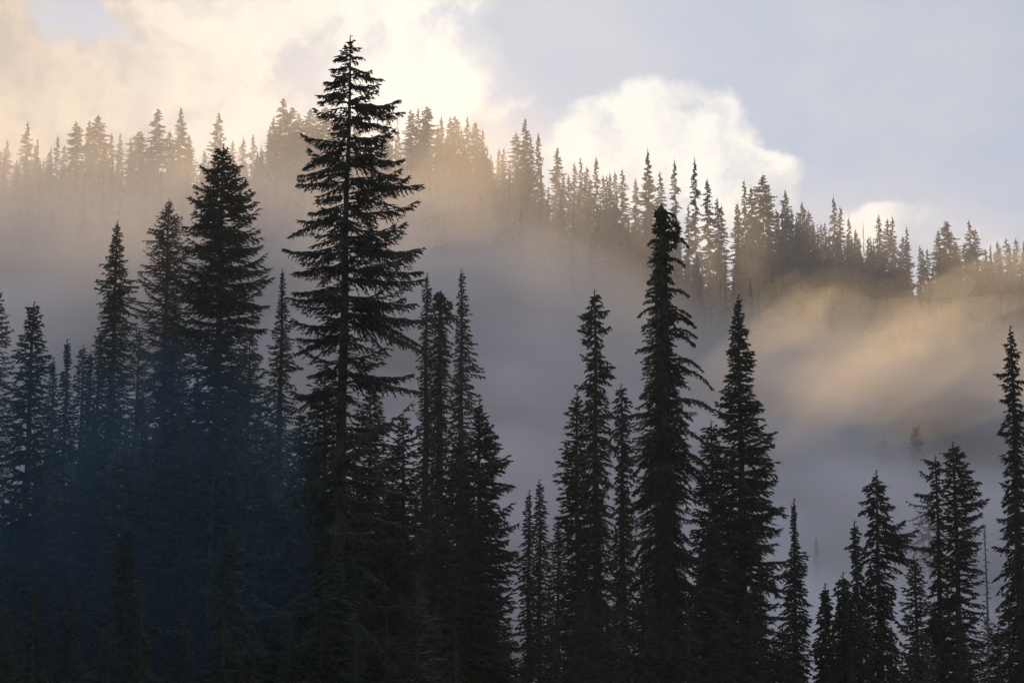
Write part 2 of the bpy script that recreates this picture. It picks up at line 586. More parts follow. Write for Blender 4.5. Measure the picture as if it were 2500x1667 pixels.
NEAR = [
 ('fir_tree', 545, 353, 108, [(353,4,8),(368,18,16),(385,30,28),(409,55,45),(446,62,60),(500,76,92),(563,92,90),(620,85,110),(682,122,130),(754,105,122),(850,112,115),(1000,120,120),(1400,130,130)],
  'fir', 'broad dark fir with twin tips, second tallest near tree, left of the tallest fir', {'dens': 1.5, 'arms': [(490,409),(475,454),(469,496),(473,545),(452,568),(421,684),(436,656),(450,620),(440,730),(590,402),(605,446),(625,469),(638,504),(634,565),(645,600),(655,621),(666,663),(675,684),(666,754),(430,800),(655,810)]}),
 ('fir_tree', 412, 485, 172, [(485,3,3),(510,12,12),(528,25,22),(545,28,38),(582,52,45),(604,50,57),(640,57,60),(700,72,62),(760,75,65),(900,80,75),(1100,90,85)],
  'fir', 'grey hazy pyramid shaped fir partly behind the broad twin tipped fir', {'dens': 1.5}),
 ('fir_tree', 286, 539, 118, [(539,2,2),(560,8,7),(600,14,14),(640,28,22),(650,35,33),(665,24,30),(690,40,50),(750,41,48),(800,32,50),(900,38,50),(1100,50,60)],
  'spire', 'slim dark fir with thin pointed leader just left of the grey hazy pyramid shaped fir', {'dens': 1.3}),
 ('fir_tree', 78, 736, 90, [(736,4,6),(745,14,9),(770,16,15),(800,18,20),(827,35,25),(843,25,36),(865,42,38),(900,40,52),(960,55,55),(1050,65,60),(1200,75,75),(1500,90,90)],
  'fir', 'sharply outlined dark fir near the left edge with a blunt ragged tip', {'lean_px': 5}),
 ('fir_tree', -2, 705, 135, [(705,2,3),(754,14,17),(785,20,26),(830,25,32),(896,35,40),(960,45,48),(1100,60,60),(1500,80,80)],
  'fir', 'hazy grey fir cut by the left edge of the photo', {}),
 ('fir_tree', 131, 872, 112, [(872,2,2),(900,7,6),(940,14,14),(1000,22,22),(1150,35,30)],
  'spire', 'small slim fir tip peeping out right behind the blunt tipped fir at the left edge', {}),
 ('fir_tree', 165, 827, 98, [(827,3,3),(850,8,7),(900,8,9),(913,18,8),(950,16,14),(1000,20,22),(1080,30,28),(1200,40,38)],
  'spire', 'very thin open spire fir standing in the first sky gap from the left', {}),
 ('fir_tree', 204, 841, 135, [(841,5,5),(870,12,12),(900,20,18),(1000,30,26),(1100,35,30)],
  'spire', 'pale hazy fir with rounded tip right of the very thin open spire', {}),
 ('fir_tree', 221, 856, 118, [(856,2,2),(880,8,8),(940,12,12),(1020,18,18),(1150,30,30)],
  'spire', 'thin dark fir overlapping the right side of the pale round tipped fir', {}),
 ('fir_tree', 243, 809, 118, [(809,5,5),(825,14,10),(860,12,14),(900,14,20),(1000,18,20),(1150,35,35)],
  'spire', 'narrow ragged fir close against the left side of the slim pointed leader fir', {}),
 ('fir_tree', 340, 800, 140, [(800,3,3),(830,18,18),(900,30,30),(1000,40,40),(1200,50,50)],
  'fir', 'shadowy fir filling the gap under the slim leader fir and the hazy pyramid fir', {}),
 ('fir_tree', 425, 735, 112, [(735,3,3),(760,14,14),(820,30,28),(900,45,42),(1000,60,55),(1200,70,70)],
  'fir', 'dark narrow fir standing in front of the grey hazy pyramid shaped fir', {}),
 ('fir_tree', 610, 800, 132, [(800,3,3),(840,20,20),(900,35,35),(1000,50,50),(1200,70,70)],
  'fir', 'hazy fir behind the right skirt of the broad twin tipped fir', {}),
 ('fir_tree', 690, 656, 122, [(656,1,1),(680,5,5),(720,9,9),(735,12,18),(780,14,20),(830,30,30),(900,40,42),(1000,50,45),(1200,60,60)],
  'spire', 'thin spire rising between the broad twin tipped fir and the tallest fir', {}),
 ('fir_tree', 795, 880, 104, [(880,3,3),(920,22,22),(960,38,35),(1020,60,50),(1100,72,70),(1300,90,90)],
  'fir', 'broad shaded fir behind the left lower boughs of the tallest fir', {}),
 ('fir_tree', 905, 930, 100, [(930,3,3),(980,22,22),(1060,45,50),(1150,65,80),(1300,90,100)],
  'fir', 'shaded fir behind the right lower boughs of the tallest fir', {}),
 ('fir_tree', 985, 1010, 96, [(1010,3,3),(1060,20,22),(1120,40,45),(1200,55,65),(1400,80,80)],
  'fir', 'shaded fir filling the dark base between the tallest fir and the pair of tangled spires', {}),
 ('fir_tree', 1042, 665, 120, [(665,1,1),(700,6,6),(720,10,14),(760,17,16),(800,15,20),(900,20,20),(1100,30,30)],
  'spire', 'slim spire with thin leader touching the right boughs of the tallest fir', {}),
 ('hemlock_tree', 1075, 715, 121, [(715,12,4),(724,24,10),(738,25,22),(748,28,40),(800,30,38),(850,32,34),(900,30,36),(1000,34,34),(1200,45,45)],
  'broken', 'dense round shouldered tree with no leader, between two slim spires', {'top_r': 0.1, 'dens': 1.4}),
 ('fir_tree', 1127, 657, 118, [(657,2,2),(680,6,8),(750,10,16),(800,14,28),(850,18,38),(857,18,52),(880,20,30),(907,25,55),(950,25,48),(1000,30,40),(1150,40,45)],
  'spire', 'pointed spire with short stepped boughs on its right, nearest the middle of the photo', {}),
 ('fir_tree', 1171, 975, 82, [(975,3,3),(1000,12,10),(1037,22,32),(1082,35,50),(1127,45,68),(1185,60,80),(1278,75,90),(1330,80,100),(1450,90,105),(1600,95,105)],
  'fir', 'full bushy dark fir whose right side borders the wide misty gap at centre', {'detail': 1.0, 'arms': [(1203,1037),(1212,1060),(1220,1082),(1238,1127),(1252,1185),(1255,1230),(1261,1278),(1262,1340)]}),
 ('fir_tree', 1120, 1060, 86, [(1060,3,3),(1100,18,15),(1150,30,25),(1250,45,40),(1500,60,60)],
  'fir', 'dark fir tip just left of the full bushy fir at the misty gap', {}),
 ('fir_tree', 1291, 1196, 100, [(1196,1,1),(1215,6,7),(1245,10,8),(1285,14,10),(1340,20,12),(1368,28,12),(1450,26,20),(1600,30,30)],
  'spire', 'shorter and more ragged of the two slim spires low in the misty gap', {}),
 ('fir_tree', 1317, 1169, 106, [(1169,2,2),(1190,7,7),(1225,12,14),(1270,14,18),(1340,20,28),(1400,25,36),(1600,40,45)],
  'spire', 'taller and neater of the two slim spires low in the misty gap', {}),
 ('fir_tree', 1362, 1268, 98, [(1268,6,6),(1300,10,10),(1350,14,14),(1450,30,30),(1600,40,40)],
  'spire', 'small round tipped fir against the left foot of the stepped fir column', {}),
 ('fir_tree', 1452, 707, 88, [(707,4,6),(723,10,12),(756,18,28),(770,38,30),(785,22,30),(805,40,36),(832,34,22),(850,18,20),(865,30,18),(880,30,30),(897,32,42),(917,30,42),(941,46,38),(960,28,28),(1008,35,42),(1091,50,50),(1200,70,55),(1400,80,65)],
  'hemlock', 'dark clumpy column, first tall tree right of the misty gap', {'dens': 1.1, 'arms': [(1415,770),(1414,805),(1419,832),(1406,941),(1466,725),(1482,757),(1489,799),(1495,897),(1495,917),(1495,1008),(1502,1091),(1420,870)]}),
 ('fir_tree', 1408, 953, 84, [(953,1,1),(965,8,8),(975,3,3),(985,16,12),(1010,20,16),(1030,26,20),(1060,20,20),(1075,35,25),(1100,37,30),(1145,50,35),(1172,50,40),(1200,45,40),(1235,42,40),(1400,50,50)],
  'fir', 'fir with a bare thin leader against the left side of the dark clumpy column', {}),
 ('fir_tree', 1517, 937, 95, [(937,8,8),(960,10,16),(990,18,28),(1000,18,22),(1040,14,12),(1060,25,40),(1080,20,28),(1150,16,28),(1210,18,22),(1240,22,40),(1300,28,30),(1400,35,35)],
  'hemlock', 'small ragged column between the dark clumpy fir and the snapped top hemlock', {'dens': 1.3}),
 ('fir_tree', 1602, 575, 112, [(575,5,5),(620,12,14),(700,22,32),(780,34,44),(900,44,60),(1000,60,75),(1200,75,85)],
  'spire', 'paler grey fir showing just behind the snapped top hemlock', {}),
 ('fir_tree', 1802, 718, 82, [(718,1,1),(740,6,6),(796,16,12),(846,24,28),(879,27,37),(917,32,34),(955,43,43),(1002,50,52),(1040,58,56),(1087,65,80),(1118,70,72),(1171,78,86),(1237,85,97),(1317,90,92),(1400,100,110),(1600,120,120)],
  'fir', 'well formed pointed fir with flared base right of the snapped top hemlock', {'detail': 1.0, 'dens': 1.1, 'shrink': 0.93, 'arms': [(1786,796),(1775,857),(1772,917),(1761,955),(1752,1015),(1821,808),(1839,879),(1855,1002),(1882,1087),(1877,1118),(1888,1171),(1900,1238),(1895,1290)]}),
 ('fir_tree', 1737, 1027, 86, [(1027,8,10),(1060,22,15),(1120,35,30),(1250,50,40),(1450,60,60)],
  'fir', 'shorter fir squeezed between the snapped top hemlock and the well formed pointed fir', {}),
 ('fir_tree', 1937, 1217, 80, [(1217,1,1),(1235,7,8),(1245,3,3),(1257,8,12),(1277,12,8),(1290,10,13),(1320,7,8),(1333,14,24),(1353,25,32),(1396,38,44),(1458,45,44),(1516,50,45),(1600,55,50)],
  'spire', 'young fir with long bare leader right of the flared base of the pointed fir', {'detail': 1.2, 'shrink': 0.72, 'twigr': 0.04}),
 ('fir_tree', 2014, 1423, 78, [(1423,8,8),(1450,10,8),(1490,14,14),(1540,26,18),(1600,35,30)],
  'spire', 'little round tipped fir at the right side of the low blue gap', {'detail': 1.2}),
 ('hemlock_tree', 2050, 1396, 79, [(1396,2,9),(1410,5,14),(1440,18,14),(1480,18,22),(1540,26,30),(1620,35,40)],
  'hemlock', 'small sparse hemlock with nodding tip beside the little round tipped fir', {'detail': 1.2, 'lean_px': 6}),
 ('fir_tree', 2068, 1430, 83, [(1430,3,3),(1470,12,12),(1540,20,20),(1600,30,30)],
  'spire', 'short slim fir tucked right of the small sparse nodding hemlock', {}),
 ('hemlock_tree', 2094, 1270, 80, [(1270,9,2),(1300,8,12),(1340,26,12),(1370,15,15),(1420,12,20),(1500,25,30),(1620,40,40)],
  'hemlock', 'lanky hemlock with bent over tip leaning left of the wide armed hemlock', {'detail': 1.1, 'lean_px': -7}),
 ('hemlock_tree', 2138, 1147, 84, [(1147,2,2),(1170,10,8),(1192,32,20),(1213,25,26),(1234,35,38),(1250,44,30),(1262,20,40),(1272,20,64),(1293,25,92),(1337,40,102),(1370,50,70),(1420,60,60),(1500,70,70),(1620,80,80)],
  'hemlock', 'hemlock with long arms sweeping to the right, middle one of the lower right group', {'detail': 1.0, 'dens': 0.95, 'shrink': 0.8, 'curve': 'tall', 'arms': [(2108,1192),(2099,1225),(2097,1250),(2159,1183),(2166,1213),(2179,1234),(2202,1270),(2230,1293),(2222,1312),(2241,1337),(2225,1362)]}),
 ('hemlock_tree', 2284, 1112, 88, [(1112,4,3),(1122,28,10),(1151,40,12),(1170,15,10),(1202,47,12),(1225,20,15),(1255,34,20),(1300,18,20),(1330,40,20),(1357,38,25),(1450,50,40),(1620,60,60)],
  'hemlock', 'thin hemlock with boughs only on its left, touching the taller fir beside it', {'detail': 1.0, 'dens': 0.8, 'shrink': 0.62, 'arms': [(2257,1122),(2246,1151),(2239,1202),(2255,1252),(2248,1330),(2250,1357),(2300,1150),(2298,1200)]}),
 ('fir_tree', 2327, 1078, 85, [(1078,2,2),(1090,8,8),(1106,24,28),(1125,20,22),(1147,34,42),(1176,40,56),(1220,50,76),(1279,50,65),(1320,48,62),(1400,55,65),(1600,70,70)],
  'fir', 'neat pointed fir with upswept right boughs in the lower right group', {'detail': 1.0, 'dens': 0.85, 'shrink': 0.74, 'arms': [(2303,1106),(2355,1108),(2360,1128),(2369,1147),(2383,1176),(2390,1200),(2401,1220),(2390,1250),(2392,1279),(2388,1320)]}),
 ('dead_spire', 2403, 1279, 90, [(1279,1,1),(1300,5,5),(1400,8,8),(1600,12,12)],
  'snag', 'thin bare dead spire between the neat pointed fir and the right edge tree', {'r0': 0.09}),
 ('fir_tree', 2232, 1352, 92, [(1352,2,2),(1375,12,12),(1450,30,30),(1600,45,45)],
  'fir', 'low pointed fir under the long right arms of the wide armed hemlock', {}),
 ('fir_tree', 2467, 795, 78, [(795,2,2),(820,8,8),(840,17,15),(880,14,18),(912,37,22),(935,24,25),(975,28,30),(1057,45,40),(1080,30,40),(1110,38,45),(1180,32,50),(1266,50,55),(1330,58,60),(1450,70,70),(1620,80,80)],
  'hemlock', 'tall dark fir at the right edge of the photo with clumped open boughs', {'detail': 1.0, 'dens': 0.9, 'shrink': 0.75, 'arms': [(2450,840),(2452,875),(2432,912),(2443,940),(2440,975),(2424,1057),(2429,1110),(2435,1180),(2419,1266),(2410,1330),(2485,860),(2492,930),(2505,1010)]}),
 ('ghost_fir', 1992, 1311, 296, [(1311,1,1),(1350,8,8),(1420,14,14),(1600,20,20)],
  'spire', 'faint thin spire almost lost in blue mist above the low gap', {'twigr': 0.12, 'dens': 1.3}),
 ('ghost_fir', 2154, 1068, 352, [(1062,6,6),(1100,22,20),(1160,30,30),(1300,40,40)],
  'fir', 'left of two barely visible firs deep in the mist behind the lower right group', {'twigr': 0.12, 'dens': 1.3}),
 ('ghost_fir', 2236, 1040, 352, [(1035,4,4),(1060,14,14),(1110,24,22),(1250,40,40)],
  'fir', 'right and taller of two barely visible firs deep in the mist at lower right', {'twigr': 0.12, 'dens': 1.3}),
 ('ghost_fir', 2265, 1205, 286, [(1205,14,8),(1225,40,20),(1260,48,30),(1320,50,50),(1450,60,60)],
  'tall', 'pale flat topped tree in the mist just left of the thin one sided hemlock', {'twigr': 0.09, 'dens': 1.6}),
 ('fir_tree', 312, 1275, 70, [(1275,2,2),(1300,10,10),(1345,30,14),(1400,18,28),(1440,32,24),(1520,45,45),(1650,60,60)],
  'spire', 'small black fir in the dark blue understorey below the slim leader fir', {'detail': 1.1}),
 ('fir_tree', 563, 1281, 72, [(1281,2,2),(1310,8,8),(1350,24,24),(1420,36,34),(1520,48,45),(1650,60,60)],
  'spire', 'small black fir in the understorey under the broad twin tipped fir', {'detail': 1.1}),
 ('fir_tree', 822, 1284, 66, [(1284,1,1),(1320,5,5),(1360,10,10),(1420,26,26),(1500,40,40),(1600,55,55)],
  'spire', 'young fir with a pale bare leader in front of the foot of the tallest fir', {'detail': 1.2}),
 ('fir_tree', 1072, 1210, 76, [(1210,2,2),(1260,12,12),(1330,30,26),(1420,48,45),(1550,60,60)],
  'fir', 'greenish young fir in the dark understorey left of the bushy fir at the gap', {'detail': 1.1}),
 ('fir_tree', 1161, 1257, 68, [(1257,1,1),(1280,8,8),(1330,16,16),(1400,34,34),(1500,48,52),(1650,65,65)],
  'spire', 'young fir with pale thin leader in front of the bushy fir at the gap', {'detail': 1.2}),
 ('fir_tree', 1739, 1263, 74, [(1263,1,1),(1290,14,14),(1350,26,26),(1450,45,45),(1600,60,60)],
  'spire', 'young fir with visible pale stem in front of the well formed pointed fir', {'detail': 1.1}),
]
tree_objs = []
for k, (nm, x, top, d, pr_, sty, lab, kw) in enumerate(NEAR):
    kw = dict(kw)
    kw.setdefault('detail', 0.9)
    tree_objs.append(place_tree(nm, x, top, d, pr_, sty, lab, 100 + k, **kw))


# --- trees of the dark understorey, copies of four young trees
def copy_tree(src, loc, rz, sc, label, group):
    r = src.copy()
    COL.objects.link(r)
    r.location = loc
    r.rotation_euler = (0, 0, rz)
    r.scale = sc
    r['label'] = label
    r['group'] = group
    for ch in src.children:
        c = ch.copy()
        COL.objects.link(c)
        c.parent = r
    return r


protos = []
for k, (sty, w, H0) in enumerate((('fir', 2.0, 14.0), ('spire', 1.3, 14.0), ('hemlock', 2.1, 13.0), ('fir', 2.7, 16.0))):
    prf = [(0, 0.03, 0.03), (0.8, 0.25 * w / 2, 0.25 * w / 2), (3, 0.5 * w, 0.55 * w), (7, 0.85 * w, 0.8 * w), (H0, w, w)]
    tr, cr, _ = conifer_meshes('young', H0, prf, sty, 900 + k, hidden=0, detail=0.72)
    protos.append((tr, cr, H0))

ENV_X = [-60, 0, 100, 300, 600, 700, 760, 900, 1000, 1150, 1230, 1280, 1340, 1400, 1500, 1650, 1800, 1900, 1985, 2050, 2150, 2300, 2400, 2500, 2560]
ENV_Y = [1180, 1200, 1050, 930, 880, 960, 1000, 1080, 1180, 1300, 1470, 1560, 1490, 1330, 1360, 1270, 1230, 1420, 1640, 1560, 1480, 1400, 1440, 1330, 1300]
rr = random.Random(4)
first = {}


def young(px, py, d, k, label, group):
    p = at(px, py, d)
    gz = ground_z(p.x, d)
    H = p.z - gz
    tr, cr, H0 = protos[k]
    s = H / H0
    wid = s if s < 1.1 else 1.1 + (s - 1.1) * 0.4
    wid *= rr.uniform(0.85, 1.2)
    if k not in first:
        root = link('young_fir' if k != 2 else 'young_hemlock', None)
        tag(root, label, 'tree', group)
        link('trunk', tr, root)
        link('crown', cr, root)
        first[k] = root
        root.location = (p.x, d, gz)
        root.rotation_euler = (0, 0, rr.uniform(0, 6.28))
        root.scale = (wid, wid, s)
    else:
        root = copy_tree(first[k], (p.x, d, gz), rr.uniform(0, 6.28), (wid, wid, s), label, group)
    return root


LAND = [(-200, 'the left edge'), (78, 'the blunt fir near the left edge'), (165, 'the thin open spire'), (286, 'the slim pointed leader fir'), (412, 'the grey hazy pyramid fir'),
        (545, 'the twin tipped fir'), (690, 'the spire beside the tallest fir'), (840, 'the tallest fir'), (1075, 'the round shouldered tree'),
        (1171, 'the bushy fir at the gap'), (1317, 'the neat low spire'), (1452, 'the dark clumpy column'), (1621, 'the snapped top hemlock'),
        (1802, 'the well formed pointed fir'), (1937, 'the bare leader young fir'), (2138, 'the long armed hemlock'), (2327, 'the neat upswept fir'),
        (2467, 'the right edge tree')]
NTH = {}


def zone(px, row):
    nm = [n for (a, n) in LAND if a <= px][-1]
    NTH[(nm, row)] = NTH.get((nm, row), 0) + 1
    return ['first', 'second', 'third', 'fourth', 'fifth', 'sixth', 'seventh', 'eighth'][NTH[(nm, row)] - 1] + ' right of ' + nm


x = -50
while x < 2560:                     # front row, low
    ty = max(np.interp(x, ENV_X, ENV_Y) + 60, rr.uniform(1400, 1540))
    z_ = zone(x, 0)
    young(x, ty, rr.uniform(56, 70), rr.choice((0, 1, 1, 2)), 'low front row conifer, ' + z_, 'low front row of young conifers')
    x += rr.uniform(62, 105)
x = -50
while x < 2560:                     # middle row
    e = np.interp(x, ENV_X, ENV_Y)
    ty = e + rr.uniform(20, 190)
    if ty < 1600:
        z_ = zone(x, 1)
        young(x, ty, rr.uniform(88, 104), rr.choice((0, 1, 3, 3)), 'dim second row conifer, ' + z_, 'dim mid height conifers of the second row')
    x += rr.uniform(45, 70)
x = -50
while x < 1250:                     # rear row, only where the forest is solid
    e = np.interp(x, ENV_X, ENV_Y)
    z_ = zone(x, 2)
    young(x, e + rr.uniform(10, 100), rr.uniform(128, 150), rr.choice((0, 3, 3)), 'hazy rear row conifer, ' + z_, 'hazy rear row of conifers')
    x += rr.uniform(38, 62)

# ------------------------------------------------------------------ ridge trees
RIDGE = [
 (2,368,'s'),(18,341,'s'),(38,405,'s'),(68,296,'m'),(87,355,'s'),(107,389,'s'),(120,371,'s'),(141,329,'s'),(157,355,'s'),(187,296,'b'),
 (218,294,'m'),(241,280,'b'),(273,324,'s'),(294,324,'s'),(322,353,'s'),(341,320,'b'),(385,264,'b'),(414,320,'m'),(442,262,'c'),(462,328,'m'),
 (499,367,'s'),(534,274,'m'),(568,343,'s'),(594,337,'s'),(619,327,'s'),(633,379,'s'),(659,305,'s'),(668,285,'m'),(690,239,'b'),(712,261,'b'),
 (730,277,'m'),(759,265,'b'),(795,262,'b'),(823,275,'m'),(945,277,'m'),(971,273,'d'),(973,317,'s'),(1003,267,'m'),(1021,263,'s'),(1042,259,'b'),
 (1068,313,'s'),(1078,283,'s'),(1099,283,'m'),(1111,281,'m'),(1128,315,'s'),(1141,285,'s'),(1162,299,'b'),(1178,313,'s'),(1194,385,'s'),(1202,391,'s'),
 (1218,361,'s'),(1230,361,'s'),(1260,322,'m'),(1282,288,'m'),(1296,333,'s'),(1314,324,'s'),(1361,359,'m'),(1375,427,'s'),(1389,427,'s'),(1402,397,'s'),
 (1418,383,'s'),(1432,407,'s'),(1441,435,'s'),(1455,381,'s'),(1473,427,'s'),(1482,427,'s'),(1489,421,'s'),(1501,417,'s'),(1520,413,'s'),(1552,435,'s'),
 (1581,363,'c'),(1611,419,'s'),(1646,389,'s'),(1680,497,'s'),(1695,383,'s'),(1727,437,'s'),(1751,483,'s'),(1761,501,'s'),(1798,497,'s'),(1817,439,'s'),
 (1802,496,'s'),(1833,456,'m'),(1862,426,'b'),(1895,510,'s'),(1917,463,'m'),(1933,510,'s'),(1958,493,'m'),(1974,514,'m'),(2004,545,'s'),(2013,543,'m'),
 (2035,479,'s'),(2051,503,'s'),(2072,530,'s'),(2089,559,'s'),(2107,545,'d'),(2120,579,'s'),(2145,523,'s'),(2166,534,'m'),(2178,527,'s'),(2204,577,'m'),
 (2213,552,'s'),(2245,597,'s'),(2252,608,'s'),(2263,608,'s'),(2290,561,'m'),(2310,539,'b'),(2331,590,'m'),(2353,592,'s'),(2366,537,'s'),(2380,558,'m'),
 (2405,608,'s'),(2418,615,'s'),(2428,615,'s'),(2435,586,'s'),(2441,601,'s'),(2456,581,'s'),(2480,581,'s'),(2496,612,'s')]
RIDGE.sort()
WID = {'s': 1.65, 'm': 2.5, 'b': 3.4, 'c': 3.2, 'd': 0.9}
LOOK = {'s': 'slender ridge spire', 'm': 'pointed ridge fir', 'b': 'broad crowned ridge fir', 'c': 'cone shaped ridge fir', 'd': 'crooked thin ridge snag'}
rm = {}
for kind, w in WID.items():
    rm[kind] = []
    for v in range(6 if kind in 'sm' else 3):
        H0 = 26.0
        if kind == 'c':
            prf = [(0, 0.05, 0.05), (3, 0.9, 0.9), (8, 2.3, 2.4), (15, 3.8, 3.8), (26, 4.4, 4.4)]
        elif kind == 'b':
            prf = [(0, 0.3, 0.3), (1, 1.0, 1.0), (4, 2.4, 2.5), (8, 3.4, 3.5), (26, 4.6, 4.6)]
        else:
            prf = [(0, 0.05, 0.05), (1.5, 0.35 * w, 0.3 * w), (4, 0.62 * w, 0.65 * w), (8, w * 0.95, w), (15, 1.35 * w, 1.3 * w), (26, 1.5 * w, 1.5 * w)]
        sty = {'s': 'spire', 'm': 'fir', 'b': 'tall', 'c': 'fir', 'd': 'snag'}[kind]
        # far trees: thick sprays, few twigs, trunk and crown in one mesh
        rng = np.random.default_rng(3000 + v + 17 * ord(kind))
        dn = {'s': 0.12, 'm': 0.10, 'b': 0.085, 'c': 0.075, 'd': 0.6}[kind]
        dep = np.cumsum(rng.uniform(0.6, 1.4, int(24.5 / dn)) * dn) + 0.2
        dep = dep[dep < 25]
        n = len(dep)
        az = rng.uniform(0, 2 * PI, n)
        P_ = np.array(prf)
        cl = np.array([noise.noise(Vector((math.cos(A) * 1.3 + v * 9, math.sin(A) * 1.3, D * 0.55))) for A, D in zip(az, dep)])
        L = np.interp(dep, P_[:, 0], 0.5 * (P_[:, 1] + P_[:, 2])) * np.clip(rng.uniform(0.6, 1.1, n) + cl * 0.7, 0.25, 1.3)
        sg = Segs()
        st = STYLES[sty]
        a_ = np.full(n, st['a'][0] * 0.3) + rng.normal(0, 0.1, n)
        B = np.stack([dep * 0, dep * 0, 26.0 - dep], 1)
        bough_segs(sg, rng, B, az, L, a_, np.full(n, st['b']), np.full(n, st['c']), ts=0.6, tw=0.45, sub=0, r=0.2 if kind != 'd' else 0.06, hang=0.2)
        z0 = np.linspace(-3, 25.2, 8)
        sg.add(np.stack([z0 * 0, z0 * 0, z0], 1), np.stack([z0 * 0, z0 * 0, z0 + 5 * (z0 < 22) + 0.8], 1), 0.3 * (1 - z0 / 28) + 0.04, True)
        rm[kind].append(sg.mesh('ridge_tree', NEEDLES if kind != 'd' else DEADWOOD))

MARKS = [(68, 'the tall spire near the left edge'), (241, 'the broad crown above the slim leader fir'), (385, 'the broad crown above the grey hazy pyramid fir'),
         (534, 'the lone crown above the twin tipped fir'), (690, 'the highest crown of the left ridge'), (1042, 'the ragged crown by the tallest fir'),
         (1162, 'the last crown before the drop'), (1282, 'the tallest of three close spires'), (1361, 'the lone cone left of the cloud'),
         (1455, 'the tall spire in the dense middle row'), (1581, 'the cone against the white cloud'), (1695, 'the tall spire right of the snapped top'),
         (1862, 'the broad crown by the cloud end'), (2035, 'the tall spire against blue sky'), (2178, 'the twin tips by the small cloud'),
         (2310, 'the right end broad crown'), (2366, 'the tall twin spire near the right edge')]
mark_d = dict(MARKS)
mark_own = {
 68: 'tall misty spire on the ridge, first tall one from the left edge',
 241: 'broad crowned pale fir on the ridge above the slim pointed leader fir',
 385: 'tall broad crowned pale fir on the ridge above the grey hazy pyramid fir',
 534: 'lone pointed pale fir on the ridge showing just above the twin tipped fir',
 690: 'highest crown of the ridge left of the tallest fir, a pale broad fir',
 1042: 'ragged pale crown on the ridge just right of the tallest fir top',
 1162: 'last broad crowned fir before the ridge line drops to the right',
 1282: 'tallest of three close spires just right of the ridge drop',
 1361: 'lone cone shaped ridge fir at the left end of the white cloud',
 1455: 'tall spire right of the centre of the dense row under the white cloud',
 1581: 'wide cone shaped ridge fir against the middle of the white cloud',
 1695: 'very tall slim ridge spire right of the snapped top hemlock',
 1862: 'broad crowned ridge fir at the right end of the white cloud',
 2035: 'tallest thin ridge spire against plain blue sky right of the white cloud',
 2178: 'pointed ridge fir of twin tips rising over the small right cloud',
 2310: 'broad crowned dark ridge fir near the right end of the skyline',
 2366: 'tall thin ridge spire right of the broad crown near the right end',
}
ORD = ['first', 'second', 'third', 'fourth', 'fifth', 'sixth', 'seventh', 'eighth', 'ninth', 'tenth', 'eleventh', 'twelfth']
rr = random.Random(21)
cnt, cur = 0, 'the left edge of the photo'
for (x, y, kind) in RIDGE:
    d = CREST_Y + rr.uniform(-10, 14)
    p = at(x, y, d)
    gz = ground_z(p.x, d) - 0.3
    H = max(6.0, p.z - gz)
    me = rr.choice(rm[kind])
    o = link('ridge_fir' if kind != 'd' else 'ridge_snag', me)
    o.location = (p.x, d, gz)
    w = rr.uniform(0.8, 1.2) * (0.7 + 0.3 * H / 26)
    o.scale = (w, w, H / 26.0)
    o.rotation_euler = (0, 0, rr.uniform(0, 6.28))
    if x in mark_d:
        lab = mark_own[x]
        cnt, cur = 0, mark_d[x]
    else:
        lab = LOOK[kind] + ', ' + ORD[cnt] + ' right of ' + cur
        cnt += 1
    tag(o, lab, 'tree', 'firs along the misty ridge line')

# the wood on the slope below the skyline, one mass in the mist
sg = Segs()
rng = np.random.default_rng(77)
SOLID = [(-900, 400), (0, 420), (130, 430), (330, 400), (480, 425), (520, 440), (590, 430), (660, 360), (720, 335), (860, 335), (980, 380), (1050, 322), (1180, 372), (1230, 440),
         (1310, 500), (1335, 520), (1380, 470), (1540, 555), (1560, 570), (1650, 560), (1700, 690), (1722, 690), (1790, 640), (1880, 520), (1950, 560), (2050, 600), (2120, 612),
         (2200, 640), (2235, 745), (2260, 720), (2300, 630), (2380, 640), (2440, 680), (2500, 690), (3400, 760)]
spots = []
for i in range(720):                # right at the crest, closing the row of firs below their tips
    px = rng.uniform(-500, 3000)
    py = np.interp(px, [a for a, b in SOLID], [b for a, b in SOLID]) - 40 + 80 * rng.random() ** 1.4
    y = rng.uniform(442, 475)
    p = at(px, py, y)
    z = ground_z(p.x, y)
    spots.append((p.x, y, z, max(5.0, p.z - z)))
for i in range(420):
    y = 452 - 46 * rng.random() ** 1.3
    x = rng.uniform(-230, 230)
    spots.append((x, y, ground_z(x, y), rng.uniform(9, 17)))
for (x, y, z, h) in spots:
    w = h * rng.uniform(0.14, 0.23)
    nn = 58
    dd = np.linspace(0.02, 0.95, nn) ** 0.9
    azs = rng.uniform(0, 2 * PI, nn)
    L = w * dd * rng.uniform(0.7, 1.3, nn) + 0.15
    p0 = np.stack([np.full(nn, x), np.full(nn, y), z + h * (1 - dd)], 1)
    p1 = p0 + np.stack([np.cos(azs) * L, np.sin(azs) * L, -0.25 * L], 1)
    sg.add(p0, p1, 0.16 + 0.30 * L, False)
    sg.add(np.array([[x, y, z - 1]]), np.array([[x, y, z + h]]), 0.16, False)
fm = link('hillside_forest', sg.mesh('hillside_forest', NEEDLES))
tag(fm, 'mass of firs on the misty slope below the skyline', 'forest', kind='stuff')

# ------------------------------------------------------------------ mist and haze
def box_mesh(name, a, b, mat):
    V = [(x, y, z) for x in (a[0], b[0]) for y in (a[1], b[1]) for z in (a[2], b[2])]
    Q = [(0, 1, 3, 2), (4, 6, 7, 5), (0, 4, 5, 1), (2, 3, 7, 6), (0, 2, 6, 4), (1, 5, 7, 3)]
    return mesh_np(name, np.array(V, dtype=float), None, Q, mat)


